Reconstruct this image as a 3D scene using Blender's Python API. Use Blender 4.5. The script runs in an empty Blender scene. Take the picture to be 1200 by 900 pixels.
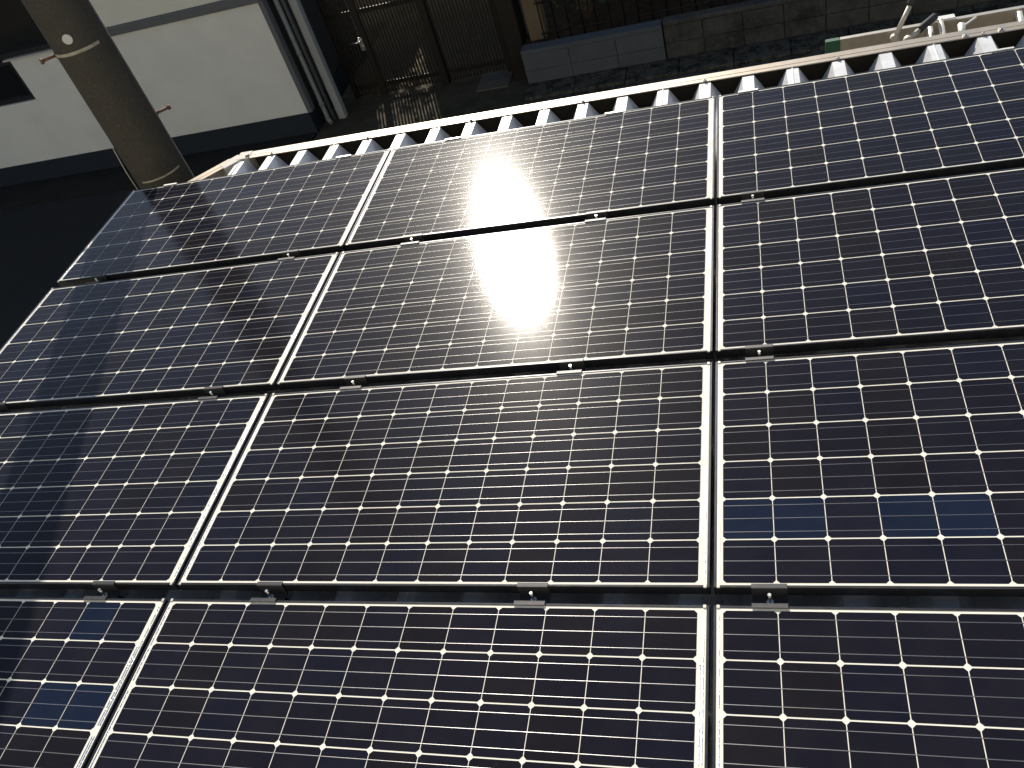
import bpy, math, random
from mathutils import Vector, Matrix
R = math.radians
rnd = random.Random(7)
S = bpy.context.scene
COL = S.collection

# ------------------------------------------------------------------ camera
# plane of the panel glass is z = 0, ground at GZ
GZ = -2.6
cam = bpy.data.cameras.new('camera'); co = bpy.data.objects.new('camera', cam); COL.objects.link(co)
cam.sensor_width = 36; cam.lens = 30.298; cam.clip_start = .05; cam.clip_end = 600
right = Vector((0.95147946, 0.1664027, -0.25883776)); fwd = Vector((-0.30068947, 0.6814771, -0.66721421))
up = right.cross(fwd); m = Matrix((right, up, -fwd)).transposed().to_4x4()
m.translation = (1.00122218, -1.57543258, 1.89819495)
co.matrix_world = m
S.camera = co

# ------------------------------------------------------------------ light
SUN_EL = 33.7; SUN_AZ = 20.1           # azimuth from +Y towards -X
w = bpy.data.worlds.new('World'); S.world = w; w.use_nodes = True
nt = w.node_tree; bg = nt.nodes['Background']
sky = nt.nodes.new('ShaderNodeTexSky'); sky.sky_type = 'NISHITA'; sky.sun_disc = False
sky.sun_elevation = R(SUN_EL); sky.sun_rotation = R(-SUN_AZ); sky.air_density = 1.0; sky.dust_density = 0.6; sky.ozone_density = 1.0
nt.links.new(sky.outputs[0], bg.inputs[0]); bg.inputs[1].default_value = 0.08
sl = bpy.data.lights.new('sun', 'SUN'); so = bpy.data.objects.new('sun', sl); COL.objects.link(so)
sl.energy = 5.0; sl.angle = R(.53); sl.color = (1.0, .92, .80)
sd = Vector((-math.sin(R(SUN_AZ))*math.cos(R(SUN_EL)), math.cos(R(SUN_AZ))*math.cos(R(SUN_EL)), math.sin(R(SUN_EL))))
so.rotation_euler = sd.to_track_quat('Z', 'Y').to_euler(); so.location = sd*60
vs = S.view_settings; vs.view_transform = 'Standard'; vs.look = 'None'; vs.exposure = 0.3; vs.gamma = 1
vs.use_curve_mapping = False

# ------------------------------------------------------------------ materials
def mat(name, col, rough=.6, metal=0., spec=.5, noise=None, bump=None, ior=None, extra=None):
    """noise=(scale, amount, second colour) mixes a second real colour in; bump=(scale, strength, distance)"""
    M = bpy.data.materials.new(name); M.use_nodes = True
    n = M.node_tree.nodes; l = M.node_tree.links; b = n['Principled BSDF']
    b.inputs['Base Color'].default_value = (*col, 1); b.inputs['Roughness'].default_value = rough
    b.inputs['Metallic'].default_value = metal; b.inputs['Specular IOR Level'].default_value = spec
    if ior: b.inputs['IOR'].default_value = ior
    tc = n.new('ShaderNodeTexCoord')
    if noise:
        cur = None
        for (sc, lo, hi, c2) in noise:
            t = n.new('ShaderNodeTexNoise'); t.inputs['Scale'].default_value = sc; t.inputs['Detail'].default_value = 6; t.inputs['Roughness'].default_value = .65
            l.new(tc.outputs['Object'], t.inputs['Vector'])
            r = n.new('ShaderNodeMapRange'); r.inputs[1].default_value = lo; r.inputs[2].default_value = hi
            l.new(t.outputs[0], r.inputs[0])
            mx = n.new('ShaderNodeMix'); mx.data_type = 'RGBA'
            l.new(r.outputs[0], mx.inputs[0])
            if cur is None: mx.inputs[6].default_value = (*col, 1)
            else: l.new(cur, mx.inputs[6])
            mx.inputs[7].default_value = (*c2, 1); cur = mx.outputs[2]
        l.new(cur, b.inputs['Base Color'])
    if bump:
        t = n.new('ShaderNodeTexNoise'); t.inputs['Scale'].default_value = bump[0]; t.inputs['Detail'].default_value = 4
        l.new(tc.outputs['Object'], t.inputs['Vector'])
        bp = n.new('ShaderNodeBump'); bp.inputs['Strength'].default_value = bump[1]; bp.inputs['Distance'].default_value = bump[2]
        l.new(t.outputs[0], bp.inputs['Height']); l.new(bp.outputs[0], b.inputs['Normal'])
    return M

GR = .096      # gloss of the textured module glass
def glassy(name, col, attr=False, metal=0., dust=.035, rough=GR, cell=False):
    M = mat(name, col, rough, metal, .5, ior=1.21)
    n = M.node_tree.nodes; l = M.node_tree.links; b = n['Principled BSDF']
    tc = n.new('ShaderNodeTexCoord'); geo = n.new('ShaderNodeNewGeometry')
    # fine grain of the textured glass: tiny wobble of the normal
    t = n.new('ShaderNodeTexNoise'); t.inputs['Scale'].default_value = 420; t.inputs['Detail'].default_value = 2
    l.new(geo.outputs['Position'], t.inputs['Vector'])
    bp = n.new('ShaderNodeBump'); bp.inputs['Strength'].default_value = .22; bp.inputs['Distance'].default_value = .0004
    l.new(t.outputs[0], bp.inputs['Height']); l.new(bp.outputs[0], b.inputs['Normal'])
    cx = n.new('ShaderNodeCombineXYZ'); cx.inputs[1].default_value = 1.0; l.new(cx.outputs[0], b.inputs['Tangent']); b.inputs['Anisotropic'].default_value = .42
    # broad haze of the etched anti-glare surface
    b.inputs['Coat Weight'].default_value = .05; b.inputs['Coat Roughness'].default_value = .30; b.inputs['Coat IOR'].default_value = 1.4
    # thin uneven dust film
    d = n.new('ShaderNodeTexNoise'); d.inputs['Scale'].default_value = 9; d.inputs['Detail'].default_value = 8; d.inputs['Roughness'].default_value = .7
    l.new(geo.outputs['Position'], d.inputs['Vector'])
    r = n.new('ShaderNodeMapRange'); r.inputs[1].default_value = .42; r.inputs[2].default_value = .8; r.inputs[3].default_value = dust*.12; r.inputs[4].default_value = dust
    l.new(d.outputs[0], r.inputs[0])
    mx = n.new('ShaderNodeMix'); mx.data_type = 'RGBA'; mx.inputs[6].default_value = (*col, 1); mx.inputs[7].default_value = (.42, .38, .31, 1)
    if attr:
        a = n.new('ShaderNodeVertexColor'); a.layer_name = 'cell_tint'; l.new(a.outputs[0], mx.inputs[6])
    vo = n.new('ShaderNodeTexVoronoi'); vo.inputs['Scale'].default_value = 26; l.new(geo.outputs['Position'], vo.inputs['Vector'])
    vr = n.new('ShaderNodeMapRange'); vr.inputs[1].default_value = .05; vr.inputs[2].default_value = .16; vr.inputs[3].default_value = 1; vr.inputs[4].default_value = 0
    l.new(vo.outputs['Distance'], vr.inputs[0])
    d2 = n.new('ShaderNodeTexNoise'); d2.inputs['Scale'].default_value = 3.1; d2.inputs['Detail'].default_value = 3; l.new(geo.outputs['Position'], d2.inputs['Vector'])
    r2 = n.new('ShaderNodeMapRange'); r2.inputs[1].default_value = .52; r2.inputs[2].default_value = .72; r2.inputs[4].default_value = .022; l.new(d2.outputs[0], r2.inputs[0])
    mu = n.new('ShaderNodeMath'); mu.operation = 'MULTIPLY_ADD'; l.new(vr.outputs[0], mu.inputs[0]); l.new(r2.outputs[0], mu.inputs[1]); l.new(r.outputs[0], mu.inputs[2])
    l.new(mu.outputs[0], mx.inputs[0]); l.new(mx.outputs[2], b.inputs['Base Color'])
    return M

M = {}
M['cell'] = glassy('cell_silicon', (.012, .012, .016), attr=True, dust=.012)
M['back'] = glassy('white_backsheet', (.80, .775, .69), dust=.08)
M['busbar'] = glassy('busbar_silver', (.37, .37, .37), metal=.9, dust=.02, rough=.33)
M['ribbon'] = mat('tinned_ribbon', (.78, .80, .82), .22, 1., bump=(260, .8, .002))
M['frame'] = mat('black_anodised_frame', (.045, .048, .058), .30, .75, noise=[(30, .4, .75, (.08, .078, .075))])
M['tab'] = mat('pale_corner_key', (.62, .60, .52), .4, .1)
M['clamp'] = mat('dark_grey_clamp', (.055, .055, .06), .42, .4, noise=[(60, .4, .8, (.085, .08, .078))])
M['bolt'] = mat('steel_bolt', (.7, .69, .66), .3, 1.)
M['roof'] = mat('galvanised_roof_sheet', (.76, .77, .78), .38, .18, noise=[(7, .35, .8, (.5, .51, .52)), (60, .55, .9, (.42, .40, .37))])
M['beam'] = mat('champagne_aluminium', (.46, .405, .33), .37, .55, noise=[(18, .4, .8, (.39, .33, .255)), (4, .5, .75, (.40, .36, .30))])
M['joint'] = mat('cast_joint_plastic', (.46, .44, .39), .5, .0, noise=[(25, .4, .8, (.32, .30, .26))])
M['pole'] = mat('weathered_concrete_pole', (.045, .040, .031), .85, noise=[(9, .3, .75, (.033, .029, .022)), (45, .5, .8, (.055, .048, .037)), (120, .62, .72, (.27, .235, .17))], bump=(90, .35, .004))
M['pole_band'] = mat('pale_band', (.38, .35, .27), .6, noise=[(20, .4, .7, (.2, .18, .13))])
M['rust'] = mat('rusty_steel', (.20, .11, .075), .7, .4, noise=[(60, .4, .7, (.10, .05, .035))])
M['idplate'] = mat('grey_disc', (.5, .5, .48), .5)
M['wall_white'] = mat('white_render', (.73, .715, .66), .8, noise=[(1.7, .42, .75, (.65, .635, .58)), (14, .5, .8, (.69, .675, .62))], bump=(120, .25, .003))
M['wall_cream'] = mat('cream_render', (.72, .70, .60), .85, noise=[(60, .4, .8, (.62, .60, .52))], bump=(80, .6, .006))
M['side_dark'] = mat('dark_side_wall', (.035, .032, .028), .8)  # side wall given one dark tone, unlike the white front
M['navy'] = mat('navy_plinth_paint', (.011, .017, .027), .5, noise=[(5, .4, .8, (.016, .021, .031))])
M['trim'] = mat('grey_trim', (.11, .114, .12), .5)
M['sill'] = mat('pale_sill', (.5, .47, .41), .5)
M['winframe'] = mat('dark_window_frame', (.03, .03, .032), .4, .5)
M['pane'] = mat('dark_window_glass', (.012, .013, .014), .06, 0, .5)
M['pipe'] = mat('grey_pvc_pipe', (.19, .20, .20), .45, noise=[(14, .45, .8, (.13, .13, .125))])
M['post'] = mat('light_grey_post', (.33, .34, .34), .5)
M['brown'] = mat('dark_bronze_aluminium', (.017, .013, .010), .45, .3)
M['conc'] = mat('grey_concrete_slab', (.085, .094, .105), .85, noise=[(4, .35, .75, (.062, .069, .078)), (70, .5, .85, (.105, .112, .12))], bump=(60, .2, .003))
M['block'] = mat('stained_concrete_block', (.075, .072, .064), .9, noise=[(2.2, .38, .66, (.022, .021, .019)), (12, .5, .8, (.10, .097, .088))], bump=(50, .5, .006))
M['moss'] = mat('mossy_kerb', (.085, .078, .062), .95, spec=.15, noise=[(7, .42, .6, (.022, .022, .015)), (38, .55, .66, (.16, .15, .125))], bump=(40, .8, .01))
M['asphalt'] = mat('asphalt', (.030, .031, .031), .9, spec=.12, noise=[(3, .35, .8, (.024, .024, .025)), (160, .55, .8, (.05, .049, .047))], bump=(180, .5, .006))
M['apron'] = mat('old_concrete_apron', (.075, .066, .043), .9, spec=.12, noise=[(2.5, .38, .7, (.045, .04, .027)), (9, .5, .75, (.095, .085, .06))], bump=(60, .4, .006))
M['strip'] = mat('dark_paving', (.024, .024, .022), .9, spec=.12, noise=[(4, .4, .7, (.017, .017, .016)), (70, .55, .8, (.038, .036, .034))])
M['ground'] = mat('earth_ground', (.085, .072, .048), .95, spec=.12, noise=[(2, .4, .7, (.05, .042, .028))])
M['yard'] = mat('pale_earth_yard', (.14, .118, .078), .95, spec=.12, noise=[(2, .4, .7, (.09, .075, .048)), (30, .5, .8, (.17, .145, .10))])
M['soil'] = mat('dark_soil', (.06, .043, .028), .95, spec=.12, noise=[(9, .4, .7, (.03, .022, .015))], bump=(40, .8, .02))
M['lid'] = mat('concrete_lid', (.10, .09, .068), .85, noise=[(12, .4, .7, (.09, .08, .06))])
M['leaf'] = mat('dark_leaf', (.035, .06, .022), .5, noise=[(30, .4, .7, (.055, .085, .03))])
M['stem'] = mat('brown_stem', (.09, .06, .04), .8)
M['recess_shade'] = mat('recess_shade_black', (.018, .016, .013), .9)  # near-black colour stands in for the deep shade below the edge beam
M['alu'] = mat('ladder_aluminium', (.62, .57, .48), .36, .75, noise=[(20, .4, .8, (.5, .45, .37))])
M['strut'] = mat('matte_grey_metal', (.52, .50, .44), .55, .2, noise=[(40, .4, .8, (.42, .40, .35))])
M['alu_bright'] = mat('rung_aluminium', (.80, .79, .74), .4, .45)
M['green'] = mat('green_plastic', (.02, .09, .05), .5)
M['black'] = mat('black_rubber', (.015, .015, .016), .6)
M['occl'] = mat('beige_house_wall', (.5, .46, .38), .85, noise=[(4, .4, .7, (.42, .39, .32))])
M['tile'] = mat('grey_roof_tile', (.12, .12, .13), .6, noise=[(10, .4, .7, (.08, .08, .09))])
M['pillar'] = mat('buff_gate_pillar', (.16, .12, .07), .85, noise=[(30, .4, .8, (.12, .09, .055))])

# ------------------------------------------------------------------ mesh helpers
class MB:
    def __init__(s): s.v = []; s.f = []; s.mi = []; s.smooth = []
    def quad(s, pts, sm=False):
        k = len(s.v); s.v += [tuple(p) for p in pts]; s.f.append(list(range(k, k+len(pts)))); s.smooth.append(sm)
    def box(s, a, b, bev=0.):
        """axis aligned box with optional chamfer on all edges"""
        x0, y0, z0 = [min(p, q) for p, q in zip(a, b)]; x1, y1, z1 = [max(p, q) for p, q in zip(a, b)]
        if bev <= 0:
            P = [(x0,y0,z0),(x1,y0,z0),(x1,y1,z0),(x0,y1,z0),(x0,y0,z1),(x1,y0,z1),(x1,y1,z1),(x0,y1,z1)]
            k = len(s.v); s.v += P
            for f in ((0,3,2,1),(4,5,6,7),(0,1,5,4),(1,2,6,5),(2,3,7,6),(3,0,4,7)): s.f.append([k+i for i in f]); s.smooth.append(False)
            return
        c = min(bev, (x1-x0)*.45, (y1-y0)*.45, (z1-z0)*.45)
        k = len(s.v); idx = {}
        for ix, X in enumerate((x0, x1)):
            for iy, Y in enumerate((y0, y1)):
                for iz, Z in enumerate((z0, z1)):
                    dx, dy, dz = (c if ix == 0 else -c), (c if iy == 0 else -c), (c if iz == 0 else -c)
                    for ax in range(3):
                        p = [X+dx, Y+dy, Z+dz]; p[ax] = (X, Y, Z)[ax]
                        idx[(ix, iy, iz, ax)] = len(s.v); s.v.append(tuple(p))
        def F(l):
            s.f.append([idx[q] for q in l]); s.smooth.append(False)
        for ax in range(3):
            o = [a_ for a_ in range(3) if a_ != ax]
            for sgn in (0, 1):
                l = []
                for (p, q) in ((0,0),(1,0),(1,1),(0,1)):
                    t = [0,0,0]; t[ax] = sgn; t[o[0]] = p; t[o[1]] = q; l.append((*t, ax))
                F(l)
        for ax in range(3):           # edges parallel to ax
            o = [a_ for a_ in range(3) if a_ != ax]
            for p in (0,1):
                for q in (0,1):
                    t0 = [0,0,0]; t1 = [0,0,0]; t1[ax] = 1
                    for t in (t0, t1): t[o[0]] = p; t[o[1]] = q
                    F([(*t0,o[0]),(*t1,o[0]),(*t1,o[1]),(*t0,o[1])])
        for ix in (0,1):
            for iy in (0,1):
                for iz in (0,1): F([(ix,iy,iz,0),(ix,iy,iz,1),(ix,iy,iz,2)])
    def obox(s, p0, p1, wd, ht, up_=(0,0,1)):
        """bar of rectangular section from p0 to p1"""
        p0, p1 = Vector(p0), Vector(p1); d = (p1-p0).normalized(); u = Vector(up_)
        sx = d.cross(u).normalized(); u = sx.cross(d).normalized()
        k = len(s.v)
        for p in (p0, p1):
            for a, b in ((-1,-1),(1,-1),(1,1),(-1,1)): s.v.append(tuple(p + sx*a*wd/2 + u*b*ht/2))
        for f in ((0,3,2,1),(4,5,6,7),(0,1,5,4),(1,2,6,5),(2,3,7,6),(3,0,4,7)): s.f.append([k+i for i in f]); s.smooth.append(False)
    def tube(s, pts, rad, n=14, cap=True):
        """round tube through points; rad a number or a list"""
        pts = [Vector(p) for p in pts]; rs = rad if isinstance(rad, (list, tuple)) else [rad]*len(pts)
        k0 = len(s.v); prev = None
        for i, p in enumerate(pts):
            d = (pts[min(i+1, len(pts)-1)] - pts[max(i-1, 0)]).normalized()
            ref = prev if prev is not None else (Vector((0,0,1)) if abs(d.z) < .9 else Vector((1,0,0)))
            a = (ref - d*ref.dot(d)).normalized(); b = d.cross(a); prev = a
            for q in range(n):
                t = 2*math.pi*q/n; s.v.append(tuple(p + (a*math.cos(t) + b*math.sin(t))*rs[i]))
        for i in range(len(pts)-1):
            for q in range(n):
                s.f.append([k0+i*n+q, k0+i*n+(q+1)%n, k0+(i+1)*n+(q+1)%n, k0+(i+1)*n+q]); s.smooth.append(True)
        if cap:
            s.f.append([k0+q for q in range(n)][::-1]); s.smooth.append(False)
            s.f.append([k0+(len(pts)-1)*n+q for q in range(n)]); s.smooth.append(False)
    def build(s, name, material, parent=None, loc=None):
        me = bpy.data.meshes.new(name); me.from_pydata(s.v, [], s.f); me.update()
        me.polygons.foreach_set('use_smooth', s.smooth)
        import bmesh
        bm = bmesh.new(); bm.from_mesh(me); bmesh.ops.recalc_face_normals(bm, faces=bm.faces); bm.to_mesh(me); bm.free()
        o = bpy.data.objects.new(name, me); COL.objects.link(o); me.materials.append(material)
        if parent: o.parent = parent
        if loc: o.location = loc
        return o
def tag(o, label=None, cat=None, group=None, kind=None):
    if label: o['label'] = label
    if cat: o['category'] = cat
    if group: o['group'] = group
    if kind: o['kind'] = kind
    return o
def thing(name, label, cat, loc=(0,0,0), group=None):
    o = bpy.data.objects.new(name, None); COL.objects.link(o); o.location = loc; o.empty_display_size = .1
    return tag(o, label, cat, group)
def box(a, b, bev=0.):
    q = MB(); q.box(a, b, bev); return q
def rel(p, o): return tuple(a-b for a, b in zip(p, o))

# ================================================================== SETTING
tag(box((-150, -60, GZ-.3), (150, 240, GZ)).build('ground', M['ground']), kind='structure')
tag(box((-60, .5, GZ+.002), (60, 7.17, GZ+.012)).build('road', M['asphalt']), kind='structure')
tag(box((-60, 7.2, GZ+.002), (-4.5, 7.84, GZ+.03)).build('roadside_strip', M['strip']), kind='structure')
tag(box((-4.475, 7.35, GZ+.002), (-1.70, 8.72, GZ+.02)).build('concrete_apron', M['apron']), kind='structure')
# kerb of the carport's side of the wall
def kerb():
    q = MB(); x = -1.69
    while x < 16:
        L = .6; q.box((x, 7.72, GZ), (x+L-.006, 8.098, GZ+.055+rnd.uniform(-.004, .004)), .012); q.box((x, 7.56, GZ), (x+L-.006, 7.716, GZ+.028+rnd.uniform(-.003, .003)), .008); x += L
    return q
tag(kerb().build('kerb', M['moss']), kind='structure')
tag(box((-1.69, 8.262, GZ), (16, 11.2, GZ+.42)).build('planting_bed', M['soil']), kind='structure')
tag(box((-4.47, 8.723, GZ+.002), (-1.70, 11.248, GZ+.012)).build('court', M['yard']), kind='structure')
tag(box((-60, 11.25, GZ+.002), (60, 22, GZ+.01)).build('yard', M['yard']), kind='structure')

# ---- white building across the alley
WX = -4.49; WY = 7.85
b = thing('white_building', 'white rendered building with navy plinth and grey ledge across the alley, behind the concrete pole', 'building', (WX, WY, GZ))
P = lambda q, n, mm, par=None: q.build(n, mm, par or b, None if par else tuple(-c for c in (WX, WY, GZ)))
q = MB()
# lower wall with a window opening at x<-8.2, z -1.45..-.9
q.box((-8.19, WY, -2.3), (WX, WY+.15, -.897))
q.box((-14, WY, -2.3), (-8.19, WY+.15, -1.46))
q.box((-14, WY+.15, -2.3), (-13.85, 10.2, 2.4)); q.box((-13.85, 10.05, -2.3), (WX, 10.2, 2.4)); 
lw = P(q, 'wall', M['wall_white'])
q = box((WX-.15, WY+.152, -2.3), (WX, 10.045, 2.4)); P(q, 'side_wall', M['side_dark'])
q = MB(); q.box((-7.36, WY+.03, -.80), (WX, WY+.149, 2.4)); q.box((-14, WY+.03, .35), (-7.36, WY+.149, 2.4)); P(q, 'upper_wall', M['wall_cream'])
q = MB(); q.box((-14, WY-.012, GZ), (WX+.012, WY+.16, -2.303)); q.box((WX-.15, WY+.16, GZ), (WX+.012, 10.2, -2.303)); P(q, 'plinth', M['navy'])
q = MB(); q.box((-7.38, WY-.045, -.895), (WX+.05, WY+.03, -.802), .004); P(q, 'ledge', M['trim'])
q = MB(); q.box((-8.28, WY-.03, -.915), (-7.385, WY+.03, -.893), .003); P(q, 'sill', M['sill'])
q = MB(); q.box((WX-.004, WY-.006, -2.302), (WX+.062, WY+.1, 2.4), .004); P(q, 'corner_trim', M['trim'])
# upper window (x<-7.36)
q = MB()
for a in (-7.44, -9.2, -11): q.box((a-.03, WY+.035, -.89), (a+.03, WY+.10, .35))
q.box((-14, WY+.036, -.89), (-7.36, WY+.099, -.83)); q.box((-14, WY+.036, .30), (-7.36, WY+.099, .36))
win = P(q, 'window', M['winframe']); win['label'] = 'dark window above the ledge'
win_pane = MB(); win_pane.box((-13.9, WY+.07, -.86), (-7.4, WY+.078, .32)); win_pane.build('pane', M['pane'], win)
q = MB(); q.box((-8.26, WY+.03, -1.455), (-8.195, WY+.1, -.92)); q.box((-14, WY+.031, -1.455), (-8.26, WY+.099, -1.40)); q.box((-14, WY+.031, -.97), (-8.26, WY+.099, -.92))
win2 = P(q, 'window', M['winframe']); win2['label'] = 'dark window below the ledge'
q = MB(); q.box((-13.9, WY+.07, -1.42), (-8.23, WY+.078, -.95)); q.build('pane', M['pane'], win2)
q = MB(); q.box((-14.2, WY-.25, 2.4), (WX+.2, 10.4, 2.55), .01); P(q, 'roof', M['tile'])

# downpipe and thin cable duct at the building's corner
q = MB(); q.tube([(-4.36, 8.02, 2.3), (-4.36, 8.02, -2.42), (-4.345, 7.99, -2.50), (-4.30, 7.95, -2.53)], .03)
dp = q.build('downpipe', M['pipe']); tag(dp, 'grey round downpipe between the white wall and the pale square post', 'downpipe')
for z in (-2.3, -1.62, -.9):
    q = MB(); q.tube([(-4.36, 8.02, z-.02), (-4.36, 8.02, z+.02)], .036); q.build('pipe_bracket', M['pipe'], dp)
q = MB(); q.tube([(-4.30, 8.06, 2.3), (-4.30, 8.06, -2.55)], .02)
tag(q.build('conduit', M['trim']), 'thin dark conduit running right behind the grey downpipe', 'conduit')
q = box((-4.27, 8.12, GZ), (-4.17, 8.22, 0.2), .006)
tag(q.build('square_post', M['post']), 'tall pale grey square post left of the slatted gate', 'post')

# ---- dark slatted gate and fence
GY = 8.6
def slats(x0, x1, zt, name_, parent_, o):
    q = MB(); x = x0 + .012
    while x < x1 - .02:
        q.box((x, GY-.006, -2.545), (x+.024, GY+.003, zt)); x += .0435
    ob = q.build('slat_panel', M['brown'], parent_, tuple(-c for c in o))
    for z in (-2.44, -1.49, -.55):
        q = box((x0, GY+.005, z-.03), (x1, GY+.025, z+.03), .003); q.build('rail', M['brown'], parent_, tuple(-c for c in o))
o = (-3.95, GY, GZ); g = thing('slatted_gate', 'dark slatted gate leaf with a silver lever handle beside the pale post', 'gate', o)
slats(-4.16, -3.79, -.5, 'gate', g, o)
q = MB(); q.box((-3.79, GY-.03, -2.56), (-3.70, GY+.03, -.48), .004); q.box((-4.165, GY-.028, -2.56), (-4.12, GY+.028, -.48), .004); q.build('stile', M['brown'], g, tuple(-c for c in o))
q = MB(); q.box((-3.815, GY-.045, -1.95), (-3.755, GY-.031, -1.78), .004); q.tube([(-3.785, GY-.03, -1.82), (-3.785, GY-.085, -1.82), (-3.80, GY-.09, -1.82), (-3.92, GY-.09, -1.825)], .011); q.tube([(-3.785, GY-.044, -1.905), (-3.785, GY-.06, -1.905)], .018)
q.build('handle', M['bolt'], g, tuple(-c for c in o))
for (x0, x1, wpost, lb) in ((-3.69, -2.93, .11, 'left dark slatted fence bay between the gate leaf and the middle post'), (-2.81, -2.03, .12, 'right dark slatted fence bay beside the wide dark pillar')):
    o = (x0, GY, GZ); f = thing('slatted_fence', lb, 'fence', o, 'bays of the dark slatted fence')
    slats(x0, x1, -.5, 'fence', f, o)
    q = MB(); q.box((x1+.004, GY-.05, GZ), (x1+wpost-.004, GY+.06, -.42), .005); q.build('post', M['brown'], f, tuple(-c for c in o))
q = MB(); q.box((-1.905, 8.32, GZ), (-1.70, 8.66, -.3), .008)
tag(q.build('fence_pillar', M['brown']), 'wide dark pillar between the slatted fence and the grey slab wall', 'pillar')

# concrete lid on the apron
lidt = thing('utility_cover', 'square concrete utility cover with a round lid before the slatted fence', 'cover', (-2.18, 8.43, GZ+.02))
q = box((-.21, -.25, 0), (.21, .25, .018), .004); q.build('slab', M['lid'], lidt)
q = MB(); q.tube([(0.02, .03, .018), (0.02, .03, .026)], .11, 28); q.build('lid', M['conc'], lidt)

# ---- low wall: smooth grey slabs then stained blocks
lw = thing('slab_wall', 'smooth grey slab section of the low wall right of the dark pillar', 'wall', (-.86, 8.1, GZ))
q = MB()
for (x0, x1) in ((-1.69, -1.13), (-1.125, -.585), (-.58, -.045)):
    for (z0, z1) in ((.02, .2), (.203, .40)): q.box((x0+.86, 0, z0), (x1+.86, .15, z1), .003)
q.build('slab', M['conc'], lw); q = box((-.83, -.012, .401), (.815, .165, .455), .006); q.build('coping', M['conc'], lw)
bw = thing('block_wall', 'dark stained concrete block wall running right from the grey slabs', 'wall', (0, 8.12, GZ))
q = MB()
for c in range(2):
    x = -.03 - (0 if c == 0 else 0.0)
    while x < 16:
        L = .86/2; q.box((x, rnd.uniform(0, .003), .02+c*.2), (x+L-.007, .14, .215+c*.2), .006); x += L
q.build('blocks', M['block'], bw); q = box((-.03, -.006, .418), (16, .15, .47), .012); q.build('coping', M['block'], bw)
q = box((-.028, .02, 0), (16, .12, .42)); q.build('mortar_core', M['moss'], bw)

# iron bar fence and buff pillar behind the slab wall
o = (-1.2, 8.32, GZ+.42); f = thing('bar_fence', 'thin black iron bar fence standing behind the grey slab wall', 'fence', o)
q = MB(); x = -1.42
while x < 6: q.tube([(x, 8.32, GZ+.40), (x, 8.32, -.9)], .009, 8); x += .16
q.build('bars', M['brown'], f, tuple(-c for c in o))
for z in (-2.08, -1.72, -.95):
    q = MB(); q.tube([(-1.45, 8.32, z), (6, 8.32, z)], .011, 8); q.build('rail', M['brown'], f, tuple(-c for c in o))
q = box((-1.62, 8.42, GZ), (-1.42, 8.62, -.7), .008); tag(q.build('gate_pillar', M['pillar']), 'buff pillar standing behind the iron bar fence beside the dark pillar', 'pillar')

# ---- shrubs in the bed
def shrub(x, y, w_, h_, n, label, seed):
    r = random.Random(seed); t = thing('shrub', label, 'shrub', (x, y, GZ+.42), 'dark shrubs in the bed')
    st = MB()
    tips = []
    for i in range(9):
        a = r.uniform(0, 6.28); rr = r.uniform(.3, 1)*w_*.4
        p = Vector((rr*math.cos(a), rr*math.sin(a), h_*r.uniform(.5, .95))); tips.append(p)
        st.tube([(0,0,-.02), p*.5 + Vector((r.uniform(-.03,.03), r.uniform(-.03,.03), .05)), p], [.011, .008, .004], 6)
    st.build('stem', M['stem'], t)
    q = MB()
    for i in range(n):
        c = r.choice(tips); p = c + Vector((r.gauss(0,.14)*w_, r.gauss(0,.14)*w_, r.gauss(0,.13)*h_)); p.z = max(p.z, .02)
        d = Vector((r.gauss(0,1), r.gauss(0,1), r.gauss(0,.7))).normalized(); e = d.orthogonal().normalized(); L = r.uniform(.025, .055)
        q.quad([p-d*L, p+e*L*.4, p+d*L, p-e*L*.4])
    q.build('foliage', M['leaf'], t)
shrub(-.95, 8.75, .7, .6, 1500, 'small dark shrub right behind the iron fence, nearest the buff pillar', 1)
shrub(-.25, 8.95, .8, .75, 1700, 'dark shrub second from the buff pillar behind the iron fence', 2)
shrub(.65, 8.85, .9, .6, 1700, 'low spreading dark shrub third from the buff pillar', 3)
shrub(1.9, 9.0, 1.0, .8, 1900, 'widest dark shrub behind the block wall on the right', 4)

# ---- unseen houses, set out for shade and bounce light in the alley
def house(x0, x1, y0, y1, zt, label, gable=1.0, wm=None):
    o = ((x0+x1)/2, y0, GZ); t = thing('house', label, 'house', o)
    off = tuple(-c for c in o)
    q = MB(); T = .2
    q.box((x0, y0, GZ), (x1, y0+T, zt)); q.box((x0, y1-T, GZ), (x1, y1, zt)); q.box((x0, y0+T, GZ), (x0+T, y1-T, zt)); q.box((x1-T, y0+T, GZ), (x1, y1-T, zt))
    q.build('wall', wm or M['occl'], t, off)
    q = MB(); ym = (y0+y1)/2; e = .35
    A = [(x0-e, y0-e, zt), (x1+e, y0-e, zt), (x1+e, ym, zt+gable), (x0-e, ym, zt+gable), (x0-e, y1+e, zt), (x1+e, y1+e, zt)]
    q.quad([A[0], A[1], A[2], A[3]]); q.quad([A[3], A[2], A[5], A[4]]); q.quad([A[0], A[3], A[4]]); q.quad([A[1], A[5], A[2]]); q.quad([A[0], A[4], A[5], A[1]])
    q.build('roof', M['tile'], t, off)
    q = MB()
    n = max(1, int((x1-x0)/3))
    for i in range(n):
        xc = x0 + (i+.5)*(x1-x0)/n
        q = MB(); q.box((xc-.8, y0-.03, GZ+1.0), (xc+.8, y0+.004, GZ+2.1), .01); wf = q.build('window', M['winframe'], t, off)
        q = MB(); q.box((xc-.74, y0-.036, GZ+1.06), (xc+.74, y0-.031, GZ+2.04)); q.build('pane', M['pane'], wf)
house(-4.55, 12, 12.6, 19, 1.7, 'unseen beige house with tiled roof placed beyond the planting bed to shade the alley', 1.3)  # out of view, shaped and placed to keep sun off the alley
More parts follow.
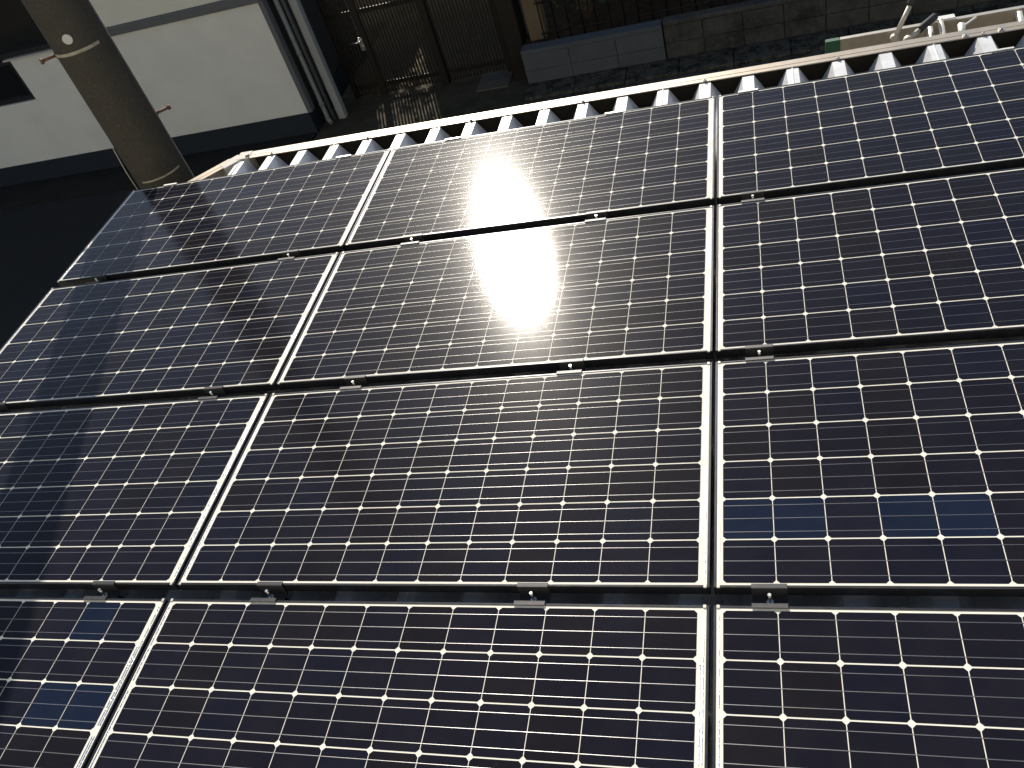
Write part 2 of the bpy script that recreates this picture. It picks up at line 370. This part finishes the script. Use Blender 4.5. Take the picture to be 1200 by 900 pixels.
house(-11, 26, -10.5, -4.2, 4.7, 'unseen cream house added behind the carport and the viewer to bounce sunlight', 1.5, M['wall_cream'])  # added out of view as warm bounce fill for the white wall
house(-12.5, -5.85, 12.4, 17, .6, 'unseen low beige house added behind the white building to block sun', .6)  # added out of view to block sun on one side of the gap
house(-30, -15.0, 8.2, 15, 1.5, 'beige house with tiled roof left of the white building', 1.3)

def dapple_tree(x, y, zc, w_, n, label):
    r = random.Random(5); t = thing('dapple_tree', label, 'tree', (x, y, GZ))
    q = MB(); q.tube([(0,0,0), (.03,.02,1.0), (0,.05,zc-GZ)], [.09, .07, .03], 10)
    tips = []
    for i in range(16):
        a = r.uniform(0, 6.28); e = r.uniform(-.3, 1.2); L = w_*r.uniform(.45, .95)
        p = Vector((L*math.cos(a)*math.cos(e), L*math.sin(a)*math.cos(e), zc-GZ+L*math.sin(e)*.9)); tips.append(p)
        q.tube([(0, .03, zc-GZ-r.uniform(.2, .9)), p*.5+Vector((0,0,(zc-GZ)*.45)), p], [.028, .016, .006], 6)
    q.build('trunk', M['stem'], t)
    q = MB()
    for i in range(n):
        c = r.choice(tips); p = c + Vector((r.gauss(0,.22), r.gauss(0,.22), r.gauss(0,.2)))*w_
        d = Vector((r.gauss(0,1), r.gauss(0,1), r.gauss(0,.7))).normalized(); e = d.orthogonal().normalized(); L = r.uniform(.04, .08)
        q.quad([p-d*L, p+e*L*.45, p+d*L, p-e*L*.45])
    q.build('crown', M['leaf'], t)
dapple_tree(-5.35, 13.2, .1, 1.2, 1300, 'unseen leafy tree added in the gap between the beige houses to dapple sunlight')  # added out of view so its crown breaks up the sun streak
# ================================================================== UTILITY POLE
PX, PY = -2.553, 2.598
prad = lambda z: .158 - z/150
o = (PX, PY, GZ); pt = thing('utility_pole', 'tall brown weathered concrete utility pole behind the far left panel corner', 'utility pole', o)
off = tuple(-c for c in o)
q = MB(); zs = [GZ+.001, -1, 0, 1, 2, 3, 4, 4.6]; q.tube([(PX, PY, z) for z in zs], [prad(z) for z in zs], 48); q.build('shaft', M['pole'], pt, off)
def band(z, h, a0, a1):
    q = MB(); n = 26; r = prad(z)+.0025
    for i in range(n):
        t0 = a0+(a1-a0)*i/n; t1 = a0+(a1-a0)*(i+1)/n
        c = lambda t, rr, zz: (PX+rr*math.cos(t), PY+rr*math.sin(t), zz)
        q.quad([c(t0, r, z-h/2), c(t1, r, z-h/2), c(t1, r, z+h/2), c(t0, r, z+h/2)], True)
        q.quad([c(t0, r, z+h/2), c(t1, r, z+h/2), c(t1, r-.004, z+h/2), c(t0, r-.004, z+h/2)]); q.quad([c(t0, r-.004, z-h/2), c(t1, r-.004, z-h/2), c(t1, r, z-h/2), c(t0, r, z-h/2)])
    q.build('band', M['pole_band'], pt, off)
camang = math.atan2(-1.575-PY, 1.0-PX)
band(.66, .016, camang-1.45, camang+.55); band(-.135, .010, camang-.9, camang+.75)
def stepbolt(z, side):
    a = camang + side*R(92); d = Vector((math.cos(a), math.sin(a), 0)); c = Vector((PX, PY, z)); r = prad(z)
    q = MB(); q.tube([c+d*(r-.02), c+d*(r+.072)], .0085, 10); q.tube([c+d*(r+.07), c+d*(r+.088)], .015, 6); q.tube([c+d*(r-.004), c+d*(r+.004)], .016, 8)
    q.build('step_bolt', M['rust'], pt, off)
stepbolt(.655, -1); stepbolt(.155, 1)
ca = camang - .35; d = Vector((math.cos(ca), math.sin(ca), 0)); c = Vector((PX, PY, .735))
q = MB(); q.tube([c+d*(prad(.7)-.003), c+d*(prad(.7)+.006)], .026, 24); q.build('disc_plate', M['idplate'], pt, off)
q = MB(); q.tube([(PX-.10, PY-.135, .12), (PX-.118, PY-.125, .0), (PX-.11, PY-.14, -.06), (PX-.10, PY-.15, -.2), (PX-.09, PY-.17, -2.5)], .003, 6); q.build('cable', M['joint'], pt, off)

# ================================================================== CARPORT ROOF
RT = -.085; PIT = .19912; R0 = -1.85420
o = (0, 0, GZ); cp = thing('carport', 'carport with white ribbed metal roof sheet and champagne aluminium edge beam under the panels', 'carport', o)
off = tuple(-c for c in o)
q = MB()
xL, yF, yB = -2.34, 2.414, -3.0
xr = []   # profile points along x
n0 = math.floor((xL - R0)/PIT) + 1; n1 = 46
prof = [(xL, RT-.088)]
for n in range(n0, n1):
    x = R0 + n*PIT
    seam = (n % 3 == 0)
    prof += [(x-.078, RT-.088), (x-.026, RT-.001)]
    if seam: prof += [(x-.004, RT), (x-.003, RT+.004), (x+.001, RT+.004), (x+.002, RT)]
    prof += [(x+.026, RT-.001), (x+.078, RT-.088)]
prof.append((prof[-1][0]+.05, RT-.088))
# far end is cut obliquely at the left corner (chamfer line from (-1.79,2.414) to (-2.34,2.01))
yend = lambda x: yF if x > -1.874 else 2.416 + (x+1.874)
ysteps = [1.0, .5, 0]
k = len(q.v)
for (x, z) in prof: q.v += [(x, yend(x), z), (x, yB, z)]
for i in range(len(prof)-1): q.f.append([2*i, 2*i+1, 2*i+3, 2*i+2]); q.smooth.append(False)
q.build('roof_sheet', M['roof'], cp, off)
def beam(p0, p1, name, e0=0, e1=0):
    p0, p1 = Vector(p0), Vector(p1); d = (p1-p0).normalized(); s_ = Vector((d.y, -d.x, 0))
    if s_.y > 0: s_ = -s_           # s_ points to the roof side
    # cross-section (across, z): groove on top, lip towards roof
    sec = [(.067,-.25),(.067,-.084),(.001,-.084),(0,-.083),(0,-.081),(.0015,-.0795),(.028,-.0795),(.0283,-.0810),(.0313,-.0810),(.0316,-.0785),(.071,-.0785),(.0725,-.080),(.0725,-.25)]
    q = MB(); k = 0
    for p in (p0, p1):
        for a, z in sec: q.v.append(tuple(p - s_*a + Vector((0,0,z))))
    n = len(sec)
    for i in range(n): q.f.append([i, (i+1)%n, n+(i+1)%n, n+i]); q.smooth.append(False)
    q.f.append(list(range(n))[::-1]); q.f.append([n+i for i in range(n)]); q.smooth += [False, False]
    return q.build(name, M['beam'], cp, off)
beam((-1.84, 2.416, 0), (9, 2.416, 0), 'edge_beam')
q = box((-1.84, 2.474, -.2), (9, 2.482, -.0845)); q.build('recess_shade_strip', M['recess_shade'], cp, off)  # dark strip added to paint the shade between the rib ends
ch = Vector((-1, -1, 0)).normalized()
beam(Vector((-1.895, 2.395, 0)), Vector((-1.895, 2.395, 0))+ch*.62, 'corner_beam')
# plastic corner joint
q = MB(); q.obox((-1.885, 2.452, -.128), (-1.805, 2.452, -.128), .078, .105); b0 = Vector((-1.872, 2.4475, -.1285)); q.obox(b0, b0+ch*.12, .077, .1035)
q.tube([(-1.82, 2.44, -.0755), (-1.82, 2.44, -.066)], .012, 10)
q.build('corner_joint', M['joint'], cp, off)
for n in range(1, 24, 3):
    x = R0+n*PIT; q = MB(); q.tube([(x, 2.424, -.080), (x, 2.424, -.073)], .008, 6); q.tube([(x, 2.424, -.074), (x, 2.424, -.066)], .004, 8); q.build('bolt', M['bolt'], cp, off)
# beam splice with two little brackets near the right
for dx in (-.07, .07):
    q = MB(); x = 1.93+dx; q.box((x-.012, 2.418, -.0792), (x+.012, 2.444, -.074), .002); q.tube([(x, 2.43, -.074), (x, 2.43, -.062)], .006, 8); q.build('splice_plate', M['bolt'], cp, off)
for (x, y) in ((-1.6, -2.6), (4, -2.6), (4, 1.95), (8.5, 1.95)):
    q = box((x-.05, y-.05, GZ), (x+.05, y+.05, RT-.09), .005); q.build('post', M['beam'], cp, off)
for y in (-2.6, 1.95):
    q = box((-1.7, y-.05, RT-.19), (8.9, y+.05, RT-.0895), .004); q.build('cross_beam', M['beam'], cp, off)

# ================================================================== SOLAR PANELS
PU, PV = 1.58894, .85049
cu, cv = .1275, .12953
GX0, GX1, GYH = -.780, .786, .3935      # glass
FX0, FX1, FYH = -.787, .793, .4005      # frame outside
def panel_meshes():
    me = {}
    q = MB(); q.box((GX0-.001, -GYH-.001, -.006), (GX1+.001, GYH+.001, -.0022)); me['back'] = q
    # frame ring: side wall + top lip, small bevels
    q = MB()
    def bar(a, b): q.box(a, b, .0011)
    bar((FX0, -FYH, -.035), (GX0, FYH, .0)); bar((GX1, -FYH, -.035), (FX1, FYH, .0))
    bar((GX0+.0002, -FYH+.0004, -.035), (GX1-.0002, -GYH, -.0002)); bar((GX0+.0002, GYH, -.035), (GX1-.0002, FYH-.0004, -.0002))
    me['frame'] = q
    q = MB(); hw = .0007; zb = -.0016
    for r_ in range(6):
        for t in (-1/3, 0, 1/3):
            y = (r_-2.5)*cv + t*.1256; x0, x1 = -.7655, .7655
            sec = [(-hw, 0), (-hw*.55, .00022), (0, .0003), (hw*.55, .00022), (hw, 0)]
            k = len(q.v)
            for X in (x0, x1):
                for (a, z) in sec: q.v.append((X, y+a, zb+z))
            for i in range(4): q.f.append([k+i, k+i+1, k+5+i+1, k+5+i]); q.smooth.append(True)
    me['bus'] = q
    return me
PM = panel_meshes()
def cell_mesh(seed, blues):
    r = random.Random(seed); q = MB(); cols = []
    hx, hy, c = .1254/2, .1256/2, .0075
    for j in range(6):
        for i in range(12):
            x, y = (i-5.5)*cu, -(j-2.5)*cv
            q.quad([(x-hx+c, y-hy, -.0018), (x+hx-c, y-hy, -.0018), (x+hx, y-hy+c, -.0018), (x+hx, y+hy-c, -.0018), (x+hx-c, y+hy, -.0018), (x-hx+c, y+hy, -.0018), (x-hx, y+hy-c, -.0018), (x-hx, y-hy+c, -.0018)])
            k = r.uniform(-1, 1); u = r.random()
            base = (.0088, .0086, .0150)
            if u < .22: base = (.0096, .0088, .0122)
            elif u > .80: base = (.0080, .0088, .0170)
            if (i, j) in blues: base = (.0072, .0125, .0300)
            f = 1 + .10*k; cols.append(tuple(c_*f for c_ in base))
    return q, cols
names = {1: 'far row', 2: 'second row', 3: 'third row', 4: 'nearest row'}
LAB = {
 (1,1): 'far left solar panel at the foot of the pole, crossed by its reflection',
 (1,2): 'far middle solar panel under the upper half of the sun glare',
 (1,3): 'far right solar panel behind the ladder side of the edge beam',
 (2,1): 'left solar panel in second row, between the pole shadow and reflection',
 (2,2): 'middle solar panel in second row, under the lower half of the sun glare',
 (2,3): 'right solar panel in second row, next to the glaring middle panel',
 (3,1): 'left solar panel in third row with the pole shadow down its left half',
 (3,2): 'whole middle solar panel in third row, just below the sun glare',
 (3,3): 'right solar panel in third row with several bluer cells',
 (4,1): 'nearest left solar panel, cut off at the lower left corner',
 (4,2): 'nearest middle solar panel along the bottom of the picture',
 (4,3): 'nearest right solar panel, cut off at the lower right corner'}
BLUE = {(3,3): {(0,4),(1,4),(3,4),(4,4)}, (4,1): {(10,0),(10,2),(11,2)}}
SH = {}
def share(key, q, name, mm, parent):
    if key not in SH: o_ = q.build(name, mm, parent); SH[key] = o_.data; return o_
    o_ = bpy.data.objects.new(name, SH[key]); COL.objects.link(o_); o_.parent = parent; return o_
def ribbon(x, w_, j0, j1, up):
    q = MB(); y0, y1 = (2.5-j0)*cv+.05, (2.5-j1)*cv-.05; n = 60; z = -.0019
    for i in range(n):
        a = y0+(y1-y0)*i/n; b_ = y0+(y1-y0)*(i+1)/n
        if i == 0: q.v += [(x, a, z), (x+w_/2, a, z+.0005), (x+w_, a, z)]
        q.v += [(x, b_, z), (x+w_/2, b_, z+.0005), (x+w_, b_, z)]; k = 3*i
        q.f += [[k, k+1, k+4, k+3], [k+1, k+2, k+5, k+4]]; q.smooth += [True, True]
    return q
for (r_, c_), lb in LAB.items():
    p = thing('solar_panel', lb, 'solar panel', ((c_-2)*PU, -(r_-3)*PV, 0), 'solar panels on the carport roof')
    share('back', PM['back'], 'backsheet', M['back'], p)
    share('frame', PM['frame'], 'frame', M['frame'], p)
    q, cols = cell_mesh(r_*10+c_, BLUE.get((r_, c_), set()))
    cg = q.build('cell_grid', M['cell'], p)
    at = cg.data.color_attributes.new('cell_tint', 'FLOAT_COLOR', 'CORNER'); li = 0
    flat = []
    for pi, pol in enumerate(cg.data.polygons): flat += [v for _ in range(pol.loop_total) for v in (*cols[pi], 1.)]
    at.data.foreach_set('color', flat)
    share('bus', PM['bus'], 'busbar_lines', M['busbar'], p)
    for key, (x, w_, j0, j1) in {'rb1': (-.7755, .0042, 0, 1), 'rb2': (-.7755, .0042, 2, 3), 'rb3': (-.7755, .0042, 4, 5), 'rb4': (.7705, .0042, 1, 2), 'rb5': (.7705, .0042, 3, 4), 'rb6': (.7775, .0042, 0, 2), 'rb7': (.7775, .0042, 3, 5)}.items():
        share(key, ribbon(x, w_, j0, j1, 1), 'bus_ribbon', M['ribbon'], p)
    for key, sx, sy in (('t1', -1, -1), ('t2', 1, -1), ('t3', -1, 1), ('t4', 1, 1)):
        xa, xb = (GX0+.0006, GX0+.0085) if sx < 0 else (GX1-.0085, GX1-.0006)
        ya, yb = (GYH-.001, FYH+.0008) if sy > 0 else (-FYH-.0008, -GYH+.001)
        share(key, box((xa, ya, -.004), (xb, yb, .0006), .0005), 'corner_key', M['tab'], p)

# ================================================================== CLAMPS
gapc = {0: FYH, 1: 0, 2: 0, 3: 0}
def clamp_parts(t, end, key):
    h = (PV - 2*FYH)/2          # half gap
    H0 = RT + .0005
    if not end:
        q = MB()
        q.box((-.042, h-.002, .0008), (.042, h+.0085, .0040), .0006); q.box((-.042, -h-.0085, .0008), (.042, -h+.002, .0040), .0006)
        q.box((-.042, h-.004, -.040), (.042, h-.0021, .0036)); q.box((-.042, -h+.0021, -.040), (.042, -h+.004, .0036)); q.box((-.042, -h+.004, -.040), (.042, h-.004, -.037))
        share('clbody', q, 'clamp_body', M['clamp'], t)
        q = MB(); q.tube([(0, .002, -.037), (0, .002, -.026)], .0085, 6); q.tube([(0, .002, -.0265), (0, .002, .002)], .004, 10); q.tube([(0, .002, .001), (0, .002, .005)], .0045, 10)
        share('clbolt', q, 'bolt', M['bolt'], t)
        q = MB(); q.box((-.03, -.02, H0), (.03, .02, -.0402), .001); share('clfoot', q, 'roof_bracket', M['clamp'], t)
    else:
        q = MB(); q.box((-.042, -.0085, .0008), (.042, .002, .0040), .0006); q.box((-.042, .0005, -.050), (.042, .0028, .0040)); q.box((-.042, .0028, -.050), (.042, .038, -.047))
        share('ecbody', q, 'clamp_body', M['alu_bright'], t)
        q = MB(); q.tube([(.015, .02, -.047), (.015, .02, -.040)], .0085, 6); q.tube([(.015, .02, -.0405), (.015, .02, -.010)], .004, 10)
        share('ecbolt', q, 'bolt', M['bolt'], t)
        q = MB(); q.box((-.03, .002, H0), (.03, .034, -.0502), .001); share('ecfoot', q, 'roof_bracket', M['clamp'], t)
offs = {1: (-.530, .530), 2: (-.461, .336), 3: (-.655, .341)}
gn = {1: 'far row gap', 2: 'middle row gap', 3: 'nearest row gap'}
cn = {1: 'left column', 2: 'middle column', 3: 'right column'}
for g_ in range(4):
    y = 2*PV + FYH if g_ == 0 else (2.5-g_+.0)*PV
    for c_ in (1, 2, 3):
        for k, dx in enumerate(offs[c_]):
            sd_ = ('left', 'right')[k]
            lb = ('silver end clamp on the far panel edge, %s one of the %s' % (sd_, cn[c_])) if g_ == 0 else ('dark bolted clamp in the %s, %s one of the %s' % (gn[g_], sd_, cn[c_]))
            t = thing('end_clamp' if g_ == 0 else 'mid_clamp', lb, 'clamp', ((c_-2)*PU+dx, y, 0), 'panel clamps')
            clamp_parts(t, g_ == 0, None)

# ================================================================== LADDER beyond the beam, on two hanger brackets
LZ = -.205; LX0 = 1.31
o = (LX0, 2.75, LZ); ld = thing('ladder', 'aluminium ladder with green end caps lying level along the far side of the edge beam', 'ladder', o)
off = tuple(-c for c in o)
for yc, LZ in ((2.60, -.40), (2.868, -.205)):
    q = MB(); s_ = 1 if yc > 2.7 else -1
    q.box((LX0+.07, yc-.003, LZ-.07), (4.4, yc+.003, LZ), .0006)
    q.box((LX0+.07, yc-.003-.022*(s_ < 0), LZ), (4.4, yc+.003+.022*(s_ > 0), LZ+.004), .0008); q.box((LX0+.07, yc-.003-.022*(s_ < 0), LZ-.074), (4.4, yc+.003+.022*(s_ > 0), LZ-.0702), .0008)
    q.build('rail', M['alu'], ld, off)
    q = box((LX0, yc-.012, LZ-.074), (LX0+.069, yc+.026, LZ+.006), .004); q.build('end_cap', M['green'], ld, off)
for i in range(9):
    x = 1.80+i*.385
    q = MB(); q.tube([(x+.02, 2.6035, -.435), (x-.012, 2.8645, LZ-.014)], .0165, 12); q.build('rung', M['alu_bright'], ld, off)
def strut(p0, p1, p2):
    p0, p1, p2 = Vector(p0), Vector(p1), Vector(p2)
    q = MB(); q.tube([p0, p1], .0115, 12); q.tube([p0+Vector((0,-.016,0)), p0+Vector((0,.016,0))], .019, 12); s_ = q.build('locking_strut', M['strut'], ld, off)
    q = MB(); q.tube([p1-(p1-p0)*.02, p1, p1+(p2-p1)*.03, p2-(p2-p1)*.03, p2], [.012, .0175, .018, .018, .015], 14); q.build('grip', M['black'], s_)
strut((1.622, 2.80, -.211), (1.694, 2.855, -.085), (1.80, 2.94, .10))
strut((1.674, 2.74, -.203), (1.729, 2.79, -.185), (1.812, 2.87, -.168))
# T bracket across the rails and a short hook
q = MB(); q.tube([(1.855, 2.62, LZ-.175), (1.834, 2.872, LZ+.014)], .0145, 12); q.box((1.795, 2.855, LZ+.016), (1.90, 2.897, LZ+.021), .002); q.build('cross_bracket', M['alu_bright'], ld, off)
q = MB(); q.tube([(1.907, 2.67, LZ-.03), (1.903, 2.745, LZ+.035)], .0165, 12); q.tube([(1.905, 2.735, LZ+.02), (1.94, 2.79, LZ+.01), (1.99, 2.862, LZ-.002)], .006, 8); q.build('hook', M['alu_bright'], ld, off)
for x in (1.55, 3.3):
    q = MB(); q.box((x-.02, 2.4895, -.13), (x+.02, 2.494, -.498)); q.obox((x, 2.494, -.495), (x, 2.62, -.482), .04, .006); q.obox((x, 2.62, -.482), (x, 2.92, -.283), .04, .006)
    hb = q.build('hanger_bracket', M['clamp']); tag(hb, 'dark hanger bracket holding the ladder %s' % ('near its green end' if x < 2 else 'outside the right of the picture'), 'bracket', 'ladder hanger brackets')
